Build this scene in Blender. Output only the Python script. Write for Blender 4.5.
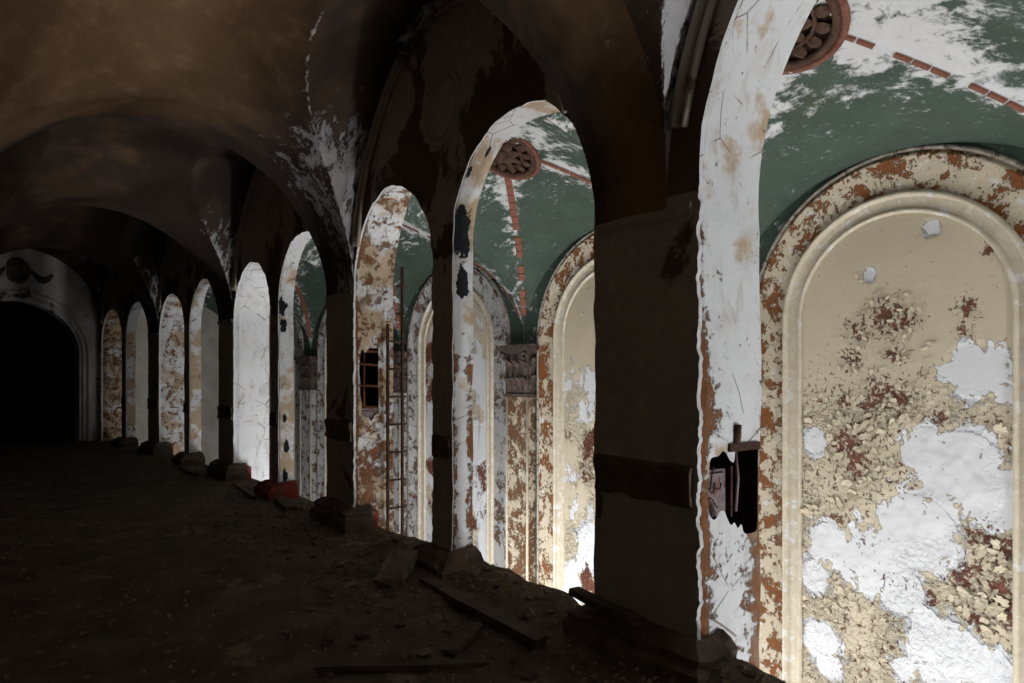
import bpy, bmesh, math, random
import numpy as np
from mathutils import Vector, Matrix, Euler
random.seed(7); np.random.seed(7)
for o in list(bpy.data.objects): bpy.data.objects.remove(o)
SC = bpy.context.scene
COL = SC.collection
# ---------------------------------------------------------------- frame of the place
# s runs along the corridor, lat across it (arcade front at lat 1), h above eye; unit D metres
D = 2.75
EYE = 0.574
R, S0 = 26.0, 2.5                                  # the corridor is straight, then bends gently to the left
def F(s, lat, h):
    if s <= S0: x, y = lat, s
    else:
        p = (s - S0) / R; rho = R - (1 - lat)
        x, y = (1 - R) + rho * math.cos(p), S0 + rho * math.sin(p)
    return Vector((x * D, y * D, (h + EYE) * D))
def heading(s): return max(0.0, (s - S0) / R)      # rotation about z at s
# ---------------------------------------------------------------- camera, light, exposure
cam = bpy.data.cameras.new('camera'); cam.lens = 24; cam.sensor_width = 36; cam.shift_y = 0.0347
cam.clip_start = 0.05
co = bpy.data.objects.new('camera', cam); COL.objects.link(co); SC.camera = co
co.location = F(0, 0, 0); co.rotation_euler = (math.pi / 2, 0, -math.radians(35.8))
w = bpy.data.worlds.new('world'); SC.world = w; w.use_nodes = True
w.node_tree.nodes['Background'].inputs[0].default_value = (0, 0, 0, 1)
w.node_tree.nodes['Background'].inputs[1].default_value = 0
SC.view_settings.view_transform = 'Standard'; SC.view_settings.look = 'None'
SC.view_settings.exposure = 0.0; SC.view_settings.gamma = 1.0; SC.view_settings.use_curve_mapping = False
def lamp(name, s, lat, h, power, col=(1.0, 0.985, 0.965), rad=0.12):
    l = bpy.data.lights.new(name, 'POINT'); l.energy = power; l.color = col; l.shadow_soft_size = rad
    o = bpy.data.objects.new(name, l); COL.objects.link(o); o.location = F(s, lat, h); return o
# work lamps standing on the lower floor of the hall beside the arcade
for s, l, h, p in ((-0.95, 1.75, -1.15, 545), (0.95, 1.75, -1.55, 115), (2.3, 1.95, -1.68, 210), (3.25, 1.55, -1.40, 190), (5.95, 1.5, -1.15, 17)):
    lamp('hall_work_lamp', s, l, h, p)
# an added, unseen warm fill light in the corridor behind the camera
lamp('corridor_fill', -1.3, 0.05, 0.35, 15, (1.0, 0.86, 0.70), 0.25)
# ---------------------------------------------------------------- numpy noise
def _h(ix, iy, seed):
    n = (ix.astype(np.int64) * 374761393 + iy.astype(np.int64) * 668265263 + seed * 1442695041) & 0x7fffffff
    n = ((n ^ (n >> 13)) * 1274126177) & 0x7fffffff
    return ((n ^ (n >> 16)) & 0xffff) / 65535.0
def vnoise(x, y, seed=0):
    x = np.asarray(x, float); y = np.asarray(y, float)
    ix, iy = np.floor(x), np.floor(y); fx, fy = x - ix, y - iy
    fx = fx * fx * (3 - 2 * fx); fy = fy * fy * (3 - 2 * fy)
    a = _h(ix, iy, seed); b = _h(ix + 1, iy, seed); c = _h(ix, iy + 1, seed); d = _h(ix + 1, iy + 1, seed)
    return (a * (1 - fx) + b * fx) * (1 - fy) + (c * (1 - fx) + d * fx) * fy
def fbm(x, y, seed=0, o=4):
    t = 0; a = 0.5; n = 0
    for i in range(o):
        t = t + a * vnoise(np.asarray(x) * 2 ** i, np.asarray(y) * 2 ** i, seed + i * 17); n += a; a *= 0.5
    return t / n
def sstep(a, b, x):
    t = np.clip((np.asarray(x, float) - a) / (b - a), 0, 1); return t * t * (3 - 2 * t)
# ---------------------------------------------------------------- materials
class NT:
    def __init__(s, name, rough=0.85, spec=0.25):
        s.m = bpy.data.materials.new(name); s.m.use_nodes = True; s.t = s.m.node_tree
        s.b = s.t.nodes['Principled BSDF']; s.b.inputs['Roughness'].default_value = rough
        s.b.inputs['Specular IOR Level'].default_value = spec
        s.co = s.t.nodes.new('ShaderNodeTexCoord').outputs['Object']
    def put(s, sock, v):
        if isinstance(v, (int, float)): sock.default_value = v
        elif isinstance(v, tuple): sock.default_value = (*v, 1) if len(v) == 3 and sock.type == 'RGBA' else v
        else: s.t.links.new(v, sock)
    def noise(s, scale, detail=5, rough=0.6, dist=0.0, stretch=None, off=0.0):
        co = s.co
        if stretch or off:
            mp = s.t.nodes.new('ShaderNodeMapping'); s.t.links.new(co, mp.inputs[0]); co = mp.outputs[0]
            if stretch: mp.inputs['Scale'].default_value = stretch
            mp.inputs['Location'].default_value = (off, off * 1.7, off * 0.6)
        n = s.t.nodes.new('ShaderNodeTexNoise'); s.t.links.new(co, n.inputs['Vector'])
        n.inputs['Scale'].default_value = scale; n.inputs['Detail'].default_value = detail
        n.inputs['Roughness'].default_value = rough; n.inputs['Distortion'].default_value = dist
        return n.outputs['Fac']
    def voro(s, scale, feature='F1', off=0.0):
        v = s.t.nodes.new('ShaderNodeTexVoronoi'); v.feature = feature; s.t.links.new(s.co, v.inputs['Vector'])
        v.inputs['Scale'].default_value = scale; return v.outputs['Distance']
    def attr(s, name):
        a = s.t.nodes.new('ShaderNodeAttribute'); a.attribute_name = name; return a.outputs['Fac']
    def math(s, op, a, b=0.0, c=None):
        m = s.t.nodes.new('ShaderNodeMath'); m.operation = op; s.put(m.inputs[0], a); s.put(m.inputs[1], b)
        if c is not None: s.put(m.inputs[2], c)
        return m.outputs[0]
    def ss(s, lo, hi, v):
        m = s.t.nodes.new('ShaderNodeMapRange'); m.interpolation_type = 'SMOOTHSTEP'; s.put(m.inputs[0], v)
        m.inputs[1].default_value = lo; m.inputs[2].default_value = hi; return m.outputs[0]
    def mix(s, f, a, b):
        m = s.t.nodes.new('ShaderNodeMix'); m.data_type = 'RGBA'; s.put(m.inputs[0], f)
        s.put(m.inputs[6], a); s.put(m.inputs[7], b); return m.outputs[2]
    def bias(s, attr, noise, k=1.0, thr=0.5, w=0.03):      # attribute steers where a layer is lost, noise frays its edge
        v = s.math('ADD', s.attr(attr), s.math('MULTIPLY', s.math('SUBTRACT', noise, 0.5), k)); return s.ss(thr - w, thr + w, v)
    def done(s, col, height=None, dist=0.01, strength=1.0):
        s.put(s.b.inputs['Base Color'], col)
        if height is not None:
            b = s.t.nodes.new('ShaderNodeBump'); b.inputs['Distance'].default_value = dist; b.inputs['Strength'].default_value = strength
            s.put(b.inputs['Height'], height); s.t.links.new(b.outputs[0], s.b.inputs['Normal'])
        return s.m
M = {}
WHITE = (0.73, 0.76, 0.815); CREAM = (0.60, 0.50, 0.345); ORANGE = (0.34, 0.125, 0.035); RUST = (0.27, 0.10, 0.045)
def m_front():
    n = NT('brown_plaster'); a = n.noise(1.3, 6, 0.6, 0.3); f = n.noise(9, 6, 0.65); g = n.noise(60, 4)
    base = n.mix(a, (0.27, 0.235, 0.20), (0.42, 0.37, 0.32)); base = n.mix(n.ss(0.5, 0.75, f), base, (0.45, 0.40, 0.35))
    lost = n.ss(0.52, 0.55, n.math('ADD', n.math('MULTIPLY', n.noise(1.1, 7, 0.62, 0.5, off=3.1), 0.85), n.math('MULTIPLY', n.attr('loss'), 0.13)))
    col = n.mix(lost, base, (0.11, 0.078, 0.06))
    ht = n.math('SUBTRACT', n.math('ADD', n.math('MULTIPLY', f, 0.5), n.math('MULTIPLY', g, 0.15)), lost)
    return n.done(col, ht, 0.008)
def m_reveal():
    n = NT('peeling_reveal'); f = n.noise(7, 8, 0.65, 0.4); c = n.noise(2.2, 6, 0.6, off=5); g = n.noise(45, 5)
    rust = n.bias('rust', n.math('ADD', n.math('MULTIPLY', f, 0.6), n.math('MULTIPLY', n.noise(24, 7, 0.7, 0.3, off=4), 0.4)), 2.0, w=0.06); blk = n.bias('blk', n.noise(6, 7, 0.6, 0.3, off=2), 1.2, w=0.02)
    tan = n.bias('tan', c, 1.3, w=0.06)
    wh = n.mix(n.ss(0.5, 0.75, n.noise(3, 6, 0.65, off=9)), WHITE, (0.58, 0.575, 0.57))
    col = n.mix(tan, wh, n.mix(g, (0.42, 0.30, 0.19), (0.60, 0.50, 0.38)))
    col = n.mix(rust, col, n.mix(n.noise(20, 5), (0.085, 0.032, 0.018), (0.33, 0.145, 0.06)))
    chip = n.ss(0.66, 0.69, n.noise(16, 6, 0.7, off=1.3)); col = n.mix(n.math('MULTIPLY', chip, 0.8), col, (0.12, 0.06, 0.04))
    dirt = n.math('MULTIPLY', n.ss(0.50, 0.72, n.noise(5, 8, 0.72, 0.5, stretch=(1.5, 1.5, 0.45), off=12)), 0.6); col = n.mix(dirt, col, (0.36, 0.32, 0.28))
    ck = n.math('MULTIPLY', n.ss(0.016, 0.004, n.voro(3.2, 'DISTANCE_TO_EDGE')), n.ss(0.48, 0.56, n.noise(2.5, 4, off=15))); col = n.mix(n.math('MULTIPLY', ck, 0.8), col, (0.16, 0.11, 0.08))
    col = n.mix(blk, col, (0.014, 0.017, 0.024))
    ht = n.math('SUBTRACT', n.math('MULTIPLY', n.noise(14, 7, 0.7), 0.5), n.math('ADD', n.math('MULTIPLY', rust, 0.5), n.math('ADD', n.math('MULTIPLY', blk, 0.5), n.math('MULTIPLY', chip, 0.4))))
    return n.done(col, ht, 0.018)
def m_ceiling():
    n = NT('brown_vault_plaster'); a = n.noise(0.9, 6, 0.6, 0.3); f = n.noise(6, 7, 0.65)
    base = n.mix(n.ss(0.3, 0.7, a), (0.13, 0.078, 0.042), (0.21, 0.13, 0.072)); base = n.mix(n.ss(0.45, 0.8, f), base, (0.24, 0.16, 0.095))
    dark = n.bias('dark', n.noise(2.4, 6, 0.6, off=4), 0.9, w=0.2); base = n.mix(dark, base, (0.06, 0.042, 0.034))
    st = n.math('ADD', n.math('MULTIPLY', n.noise(5, 8, 0.68, 0.5, stretch=(1.6, 1.0, 0.7), off=2.2), 0.6), n.math('MULTIPLY', n.noise(17, 8, 0.7, 0.5, stretch=(1.6, 1.0, 0.5), off=1.2), 0.4)); wh = n.bias('wht', st, 1.9, w=0.07)
    col = n.mix(wh, base, n.mix(f, (0.34, 0.34, 0.37), (0.62, 0.63, 0.68)))
    cr = n.bias('crack', n.noise(12, 5, 0.6, off=8), 0.7, w=0.08); col = n.mix(cr, col, (0.66, 0.67, 0.72))
    return n.done(col, n.math('ADD', n.math('MULTIPLY', f, 0.6), n.math('ADD', n.math('MULTIPLY', wh, -0.5), n.math('MULTIPLY', n.noise(50, 4), 0.2))), 0.012)
def m_green():
    n = NT('green_vault_paint', 0.7, 0.3); a = n.noise(2.5, 6, 0.6); f = n.noise(9, 8, 0.68)
    base = n.mix(a, (0.032, 0.056, 0.043), (0.085, 0.124, 0.102)); base = n.mix(n.ss(0.55, 0.72, n.noise(1.4, 5, 0.6, off=3)), base, (0.058, 0.082, 0.05))
    st = n.math('ADD', n.math('MULTIPLY', n.noise(3.2, 8, 0.7, 0.6, stretch=(2.2, 0.8, 1.0), off=6), 0.6), n.math('MULTIPLY', f, 0.4))
    wh = n.bias('wht', st, 2.0, w=0.10); col = n.mix(wh, base, n.mix(f, (0.52, 0.55, 0.58), (0.76, 0.78, 0.82)))
    red = n.bias('red', f, 0.8); col = n.mix(red, col, (0.24, 0.075, 0.05))
    scr = n.ss(0.58, 0.70, n.noise(9, 9, 0.8, 0.6, stretch=(2.2, 0.8, 1))); col = n.mix(n.math('MULTIPLY', scr, 0.7), col, (0.6, 0.63, 0.65))
    return n.done(col, n.math('ADD', n.math('MULTIPLY', wh, -0.6), n.math('MULTIPLY', f, 0.3)), 0.008)
def m_panel():
    n = NT('cream_panel_paint', 0.6, 0.35); f = n.noise(9, 8, 0.68, 0.3); g = n.noise(26, 6, 0.7)
    base = n.mix(n.noise(1.2, 4), (0.54, 0.47, 0.35), (0.63, 0.56, 0.43)); base = n.mix(n.ss(0.55, 0.8, g), base, (0.68, 0.62, 0.50))
    wh = n.bias('wht', n.noise(6, 8, 0.68, 0.3, off=2), 1.4, w=0.02); rd = n.bias('red', n.noise(20, 8, 0.74, 0.5), 2.2, w=0.03)
    col = n.mix(wh, base, n.mix(f, (0.66, 0.68, 0.72), (0.74, 0.755, 0.79)))
    col = n.mix(rd, col, n.mix(f, (0.06, 0.024, 0.017), (0.26, 0.085, 0.055)))
    bl = n.math('MULTIPLY', n.ss(0.40, 0.62, n.noise(11, 6, 0.62, 0.4, off=7)), n.attr('rough'))
    bl2 = n.math('MULTIPLY', n.math('ADD', n.voro(17), n.math('MULTIPLY', g, 0.6)), n.attr('rough'))
    ht = n.math('ADD', n.math('ADD', bl, n.math('MULTIPLY', bl2, 0.9)), n.math('ADD', n.math('MULTIPLY', wh, -0.5), n.math('MULTIPLY', rd, -0.9)))
    ht = n.math('ADD', ht, n.math('MULTIPLY', f, 0.04))
    return n.done(col, ht, 0.028)
def m_archi(name, orange, loss=0.5, pale=((0.48, 0.41, 0.30), (0.64, 0.57, 0.45))):
    n = NT(name, 0.65, 0.3); f = n.noise(4.2, 8, 0.68, 0.5); g = n.noise(22, 7, 0.7)
    base = n.mix(g, *pale); base = n.mix(n.ss(0.55, 0.66, n.noise(7, 7, 0.7, off=4)), base, (0.66, 0.65, 0.64))
    ls = n.ss(loss - 0.015, loss + 0.015, n.math('ADD', n.math('MULTIPLY', f, 0.62), n.math('MULTIPLY', g, 0.38)))
    col = n.mix(ls, base, n.mix(g, (orange[0] * 0.55, orange[1] * 0.5, orange[2] * 0.6), orange))
    ht = n.math('ADD', n.math('MULTIPLY', ls, -0.9), n.math('ADD', n.math('MULTIPLY', g, 0.5), n.math('MULTIPLY', n.noise(8, 6, 0.6, off=1), 0.6)))
    return n.done(col, ht, 0.02)
def m_simple(name, a, b, scale=6, bump=0.006, rough=0.85, c=None, ct=0.6, spec=0.25, metal=0.0, stretch=None):
    n = NT(name, rough, spec); f = n.noise(scale, 8, 0.66, 0.3, stretch=stretch); g = n.noise(scale * 5, 5, 0.65)
    col = n.mix(n.ss(0.3, 0.7, f), a, b)
    if c: col = n.mix(n.ss(ct, ct + 0.05, n.noise(scale * 0.7, 8, 0.68, 0.4, off=3.7)), col, c)
    n.b.inputs['Metallic'].default_value = metal
    return n.done(col, n.math('ADD', f, n.math('MULTIPLY', g, 0.5)), bump)
M['front'] = m_front(); M['reveal'] = m_reveal(); M['ceiling'] = m_ceiling(); M['green'] = m_green(); M['panel'] = m_panel()
M['archi'] = m_archi('flaking_cream_on_orange', (0.27, 0.095, 0.024), 0.52); M['pilaster'] = m_archi('flaking_pilaster_paint', (0.22, 0.11, 0.05), 0.50)
M['archi_grey'] = m_archi('flaking_grey_plaster', (0.20, 0.12, 0.07), 0.53, ((0.40, 0.40, 0.40), (0.62, 0.63, 0.66)))
M['mould'] = m_simple('cream_moulding_paint', (0.55, 0.49, 0.38), (0.67, 0.61, 0.50), 9, 0.008, 0.6, (0.70, 0.70, 0.68), 0.56)
M['bead'] = m_simple('grey_flaked_bead', (0.30, 0.25, 0.20), (0.62, 0.58, 0.52), 14, 0.012, 0.8, (0.10, 0.07, 0.05), 0.55)
M['flake'] = m_simple('cream_paint_flake', (0.56, 0.49, 0.365), (0.65, 0.58, 0.45), 8, 0.003, 0.6)
M['dirt'] = m_simple('brown_dirt', (0.055, 0.04, 0.027), (0.135, 0.10, 0.066), 2.5, 0.02, 0.95, (0.18, 0.14, 0.095), 0.58)
M['rubble'] = m_simple('plaster_rubble', (0.12, 0.09, 0.065), (0.24, 0.19, 0.14), 9, 0.01, 0.95)
M['wood'] = m_simple('weathered_wood', (0.05, 0.036, 0.026), (0.12, 0.088, 0.06), 5, 0.006, 0.9, stretch=(1, 0.12, 1))
M['plinth'] = m_simple('grimy_plinth', (0.07, 0.05, 0.038), (0.16, 0.115, 0.082), 6, 0.015, 0.9, (0.17, 0.13, 0.095), 0.6)
M['redpaint'] = m_simple('red_paint', (0.16, 0.022, 0.018), (0.27, 0.045, 0.03), 8, 0.008, 0.8, (0.10, 0.06, 0.045), 0.56)
M['rust'] = m_simple('rusty_iron', (0.07, 0.025, 0.015), (0.22, 0.075, 0.032), 20, 0.004, 0.85, (0.30, 0.12, 0.05), 0.58, metal=0.2)
M['rustdark'] = m_simple('dark_rusty_iron', (0.03, 0.014, 0.011), (0.085, 0.04, 0.028), 22, 0.004, 0.85, (0.13, 0.06, 0.035), 0.6)
M['box'] = m_simple('violet_grey_metal', (0.13, 0.10, 0.115), (0.26, 0.215, 0.235), 14, 0.003, 0.6, (0.16, 0.06, 0.035), 0.58, metal=0.3)
M['medal'] = m_simple('dark_brown_rosette', (0.045, 0.024, 0.016), (0.115, 0.062, 0.042), 12, 0.006, 0.7)
M['medalring'] = m_simple('brown_red_ring', (0.13, 0.05, 0.035), (0.24, 0.11, 0.08), 14, 0.006, 0.8, (0.6, 0.6, 0.6), 0.64)
M['rib'] = m_simple('brick_red_block', (0.20, 0.075, 0.05), (0.34, 0.15, 0.105), 12, 0.006, 0.8, (0.58, 0.56, 0.54), 0.64)
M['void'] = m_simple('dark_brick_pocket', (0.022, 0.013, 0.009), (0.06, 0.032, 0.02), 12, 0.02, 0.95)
M['endwall'] = m_simple('stained_white_plaster', (0.42, 0.41, 0.40), (0.66, 0.66, 0.67), 2.2, 0.01, 0.9, (0.10, 0.08, 0.065), 0.58)
M['lower'] = m_simple('pale_plaster', (0.50, 0.47, 0.42), (0.68, 0.66, 0.62), 2.0, 0.01, 0.9)
M['capital'] = m_simple('grimy_stucco', (0.05, 0.036, 0.03), (0.15, 0.115, 0.095), 12, 0.01, 0.8, (0.05, 0.035, 0.03), 0.57)
M['ornament'] = m_simple('sooty_stucco', (0.05, 0.042, 0.038), (0.16, 0.14, 0.125), 9, 0.01, 0.9)
# ---------------------------------------------------------------- mesh helpers
def link(name, me, mat, parent=None):
    o = bpy.data.objects.new(name, me); COL.objects.link(o)
    if mat is not None and not me.materials: me.materials.append(mat)
    if parent is not None: o.parent = parent
    return o
def mesh(name, vs, fs, smooth=True):
    me = bpy.data.meshes.new(name); me.from_pydata([tuple(v) for v in vs], [], fs); me.update()
    if smooth: me.polygons.foreach_set('use_smooth', [True] * len(me.polygons))
    return me
def attr(me, name, vals):
    a = me.attributes.new(name, 'FLOAT', 'POINT'); a.data.foreach_set('value', np.asarray(vals, np.float32))
def structure(o, label=None, cat=None):
    o['kind'] = 'structure'
    if label: o['label'] = label
    if cat: o['category'] = cat
    return o
def tag(o, label, cat, group=None):
    o['label'] = label; o['category'] = cat
    if group: o['group'] = group
    return o
def grid_faces(nu, nv, off=0):
    return [(off + j * nu + i, off + j * nu + i + 1, off + (j + 1) * nu + i + 1, off + (j + 1) * nu + i) for j in range(nv - 1) for i in range(nu - 1)]
def box_sv(s0, s1, l0, l1, h0, h1, vs, fs, n=1):          # a box in corridor coordinates, n cuts along s
    b = len(vs)
    for i in range(n + 1):
        s = s0 + (s1 - s0) * i / n
        for l, h in ((l0, h0), (l1, h0), (l1, h1), (l0, h1)): vs.append(F(s, l, h))
    for i in range(n):
        a = b + i * 4
        for k in range(4): fs.append((a + k, a + (k + 1) % 4, a + 4 + (k + 1) % 4, a + 4 + k))
    fs.append((b, b + 3, b + 2, b + 1)); a = b + n * 4; fs.append((a, a + 1, a + 2, a + 3))
def tube(pts, r, n=8, close=False, rs=None):
    vs, fs = [], []; m = len(pts)
    for i, p in enumerate(pts):
        a = pts[max(i - 1, 0)] if not close else pts[(i - 1) % m]; b = pts[min(i + 1, m - 1)] if not close else pts[(i + 1) % m]
        t = (Vector(b) - Vector(a)).normalized(); u = t.cross(Vector((0.13, 0.21, 1))); u = u.normalized() if u.length > 1e-3 else Vector((1, 0, 0)); v = t.cross(u)
        rr = rs[i] if rs else r
        for k in range(n):
            an = 2 * math.pi * k / n; vs.append(Vector(p) + (u * math.cos(an) + v * math.sin(an)) * rr)
    for i in range(m if close else m - 1):
        j = (i + 1) % m
        for k in range(n): fs.append((i * n + k, i * n + (k + 1) % n, j * n + (k + 1) % n, j * n + k))
    if not close: fs.append(tuple(range(n))[::-1]); fs.append(tuple(range((m - 1) * n, m * n)))
    return vs, fs
def rod(name, p, q, r, mat, parent=None, n=8):
    vs, fs = tube([Vector(p), Vector(q)], r, n); return link(name, mesh(name, vs, fs), mat, parent)
def join(*parts):
    vs, fs = [], []
    for v, f in parts:
        b = len(vs); vs += v; fs += [tuple(i + b for i in q) for q in f]
    return vs, fs
# ---------------------------------------------------------------- arcade (wall_right)
BAY, P0 = 1.577, 0.947; PW, MW = 0.13, 0.05
A = (BAY - 2 * PW - 2 * MW) / 4                      # half width of an opening
APEX = 0.641; SPR = APEX - A; TOP = 1.30; LOW = -0.60
TP, TM = 0.20, 0.075
vs_all, fs_all, mat_all = [], [], []
A_rust, A_tan, A_blk, A_loss = [], [], [], []
def reveal_fields(idx, side, h, df, arc):             # peeling of each opening: what is white, rust, tan or black
    r = t = b = 0.0
    def bl(*B):                                        # lost patches: (height, depth fraction, radius)
        return max(0.80 - 0.30 * math.hypot((h - hh) / rr, (df - dd) / (rr * 5.5)) for hh, dd, rr in B)
    if idx == 1:
        r = 0.34 * sstep(0.30, -0.1, h) * sstep(0.62, 0.05, df) + 0.30 * sstep(0.5, 0.2, h) * sstep(0.28, 0.0, df) + 0.25 * sstep(0.8, 1.0, df) * sstep(0.3, -0.2, h) - 0.02; t = 0.22
        r += 0.24 * sstep(0.0, -0.35, h) * sstep(0.35, 0.9, df) + 0.15 + 0.07 * sstep(0.5, 0.3, h); t = 0.36
    elif idx == 2:
        if side > 0:
            t = 0.34 + (0.14 if arc else 0); r = 0.18 + 0.40 * sstep(0.15, 0.05, h) * abs(math.cos(df * 3.1)); b = bl((0.43, 0.35, 0.07), (0.40, 0.6, 0.04), (0.28, 0.5, 0.05), (0.57, 0.2, 0.016), (0.245, 0.7, 0.012), (0.62, 0.6, 0.012))
        else: t = 0.55; r = 0.3; b = 0.2
    elif idx == 3: r = 0.43 + 0.06 * sstep(0.1, -0.3, h); t = 0.50
    elif idx == 4: r = 0.28; t = 0.36; b = bl((0.33, 0.3, 0.06), (0.25, 0.35, 0.04), (-0.2, 0.4, 0.02), (-0.33, 0.5, 0.03), (-0.46, 0.4, 0.035)) if side > 0 else 0.1
    elif idx == 5: r = -0.3; b = -0.3; t = -0.3
    elif idx == 6: r = 0.3; t = 0.5; b = 0.2
    elif idx == 7: r = 0.42; t = 0.45; b = 0.25
    elif idx == 8: r = 0.36; t = 0.5; b = 0.2
    else: r = 0.47; t = 0.6; b = 0.2
    return r, t, b
HOLES = {1: (0.175, 0.98, -0.315, -0.125), 3: (0.14, 0.62, -0.19, 0.13)}   # broken pockets in the far jamb: depth fraction and height
def arch_cell(c, b0, b1, mull_side, idx, detail, A=A):
    """one opening centred on c; the cell runs b0..b1 along s; mull_side = +1 when the mullion is at larger s"""
    nj, na = (52, 48) if detail else (22, 24)
    if idx in (1, 3): nj = 150
    SPR = APEX - A + {2: 0.04, 5: -0.04, 6: -0.03, 7: -0.055, 8: -0.04, 9: -0.05}.get(idx, 0) if A < 0.4 else 0.35
    out = []                                            # outline: near jamb up, arch, far jamb down: (s, h, normal into the opening, side, arc)
    for j in range(nj): out.append((c - A, LOW + (SPR - LOW) * j / nj, 1, 0, -1, False))
    corners = [math.atan2(TOP - SPR, b1 - c), math.atan2(TOP - SPR, b0 - c)]
    angs = sorted(set([math.pi * j / na for j in range(na + 1)] + corners), reverse=True)
    for a in angs: out.append((c + A * math.cos(a), SPR + A * math.sin(a), -math.cos(a), -math.sin(a), 1 if math.cos(a) > 0 else -1, True))
    for j in range(1, nj + 1): out.append((c + A, SPR - (SPR - LOW) * j / nj, -1, 0, 1, False))
    n = len(out)
    def bound(p):
        s, h, nx, nh, side, arc = p
        if not arc: return (b0 if side < 0 else b1, h)
        dx, dz = s - c, h - SPR; k = 1e9
        if dx > 1e-6: k = min(k, (b1 - c) / dx)
        if dx < -1e-6: k = min(k, (b0 - c) / dx)
        if dz > 1e-6: k = min(k, (TOP - SPR) / dz)
        return (c + dx * k, SPR + dz * k)
    mull_s = c + mull_side * (A + MW); pier_s = c - mull_side * (A + PW)
    def depth(s):
        if mull_side == 0: return TP
        f = abs(s - (c + mull_side * A)) / (2 * A)
        if (s - (c + mull_side * A)) * mull_side > 0: f = 0
        return TM + ((0.165 if idx == 3 else TP) - TM) * float(sstep(0.25, 1.0, f))
    NL = 7
    dfs = [0.0, 0.05, 0.056, 0.09] + list(np.linspace(0.14, 1.0, 44 if idx in (1, 3) else 16 if detail else 5))
    base = len(vs_all)
    rag = fbm(np.arange(n) * (0.30 if nj == 150 else 0.33), np.full(n, idx * 3.3), 5, 3) - 0.5
    rag2 = fbm(np.arange(n) * (0.05 if nj == 150 else 0.12), np.full(n, idx * 1.7), 9, 3) - 0.5
    # front strips (NL+1 rows), soffit columns, back strips
    rows = []
    for L in range(NL, -1, -1):
        f = (L / NL) ** 1.5
        row = []
        for i, p in enumerate(out):
            bs, bh = bound(p); lip = 0.008 + rag[i] * 0.020
            s0, h0 = p[0] + p[2] * lip, p[1] + p[3] * lip
            s, h = s0 + (bs - s0) * f, h0 + (bh - h0) * f
            row.append((s, 1.0, h, 'front', 0.0, p))
        rows.append(row)
    for d in dfs[1:]:
        row = []
        for i, p in enumerate(out):
            t = depth(p[0])
            o = (0.008 + rag[i] * 0.020) if d <= 0.051 else (-0.006 + rag2[i] * 0.012 if d < 0.1 else rag2[i] * 0.016)
            row.append((p[0] + p[2] * o, 1.0 + d * t, p[1] + p[3] * o, 'rev', d, p))
        rows.append(row)
    for L in (1, 2):
        row = []
        for i, p in enumerate(out):
            bs, bh = bound(p); f = L / 2
            s, h = p[0] + (bs - p[0]) * f, p[1] + (bh - p[1]) * f
            row.append((s, 1.0 + depth(s), h, 'back', 1.0, p))
        rows.append(row)
    for row in rows:
        for (s, l, h, kind, d, p) in row:
            vs_all.append(F(s, l, h))
            r, t, b = reveal_fields(idx, p[4], h, d, p[5]) if kind != 'front' else (0, 0, 0)
            if kind == 'rev' and d < 0.06: r, t, b = -0.4, -0.3, -0.4
            elif kind == 'rev' and d < 0.12 and idx in (1, 3): r = 0.75
            A_rust.append(r); A_tan.append(t); A_blk.append(b)
            A_loss.append(float(sstep(0.30, 0.0, math.hypot(s - c, h - SPR) - A)) * (1 if h > 0.34 else 0.0))
    hole = HOLES.get(idx)
    for j in range(len(rows) - 1):
        front = j < NL
        for i in range(n - 1):
            if hole and not front and j < len(rows) - 3:
                d = (rows[j][i][4] + rows[j + 1][i][4]) / 2; p = rows[j][i][5]; h = (rows[j][i][2] + rows[j][i + 1][2]) / 2
                jit = float(fbm(i * 0.10 + 3, j * 0.16, 31, 3)) * 0.05
                if p[4] > 0 and not p[5] and hole[0] + jit * 2 < d < hole[1] and hole[2] + jit * (1.6 if d < 0.75 else 0.2) < h < hole[3] - jit * (1 if d < 0.6 else 0.2): continue
            a = base + j * n + i
            fs_all.append((a, a + 1, a + n + 1, a + n)); mat_all.append(0 if front else 1)
cells = []
for k in range(-1, 5):
    pc = P0 + BAY * (k - 1)                            # pier before the bay
    m = pc + BAY / 2
    cells.append((pc + PW + A, pc, m, +1, 2 * k)); cells.append((m + MW + A, m, pc + BAY, -1, 2 * k + 1))
for c, b0, b1, ms, idx in cells:
    if idx == 0: continue
    if idx == 1: arch_cell(P0 - PW - 0.55, P0 - BAY, P0, 0, 1, True, 0.55)      # the near bay has one wide arch
    else: arch_cell(c, b0, b1, ms, idx, 0 < idx < 6)
def flat_add(vs, fs, mi):
    b = len(vs_all); vs_all.extend(vs); fs_all.extend([tuple(i + b for i in f) for f in fs]); mat_all.extend([mi] * len(fs))
    for L in (A_rust, A_tan, A_blk, A_loss): L.extend([0.0] * len(vs))
SA, SB = P0 - 2 * BAY, P0 + 4 * BAY
v, f = [], []; box_sv(SA, SB, 1.0, 1.10, -1.90, LOW + 0.012, v, f, 24); flat_add(v, f, 1)      # wall below the corridor floor
for k in range(-1, 5):
    pc = P0 + BAY * (k - 1); v, f = [], []; box_sv(pc - PW, pc + PW, 1.0, 1.0 + TP, -1.90, LOW, v, f, 1); flat_add(v, f, 1)
me = mesh('wall_right', vs_all, fs_all, True)
bm = bmesh.new(); bm.from_mesh(me); bm.verts.ensure_lookup_table()
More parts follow.
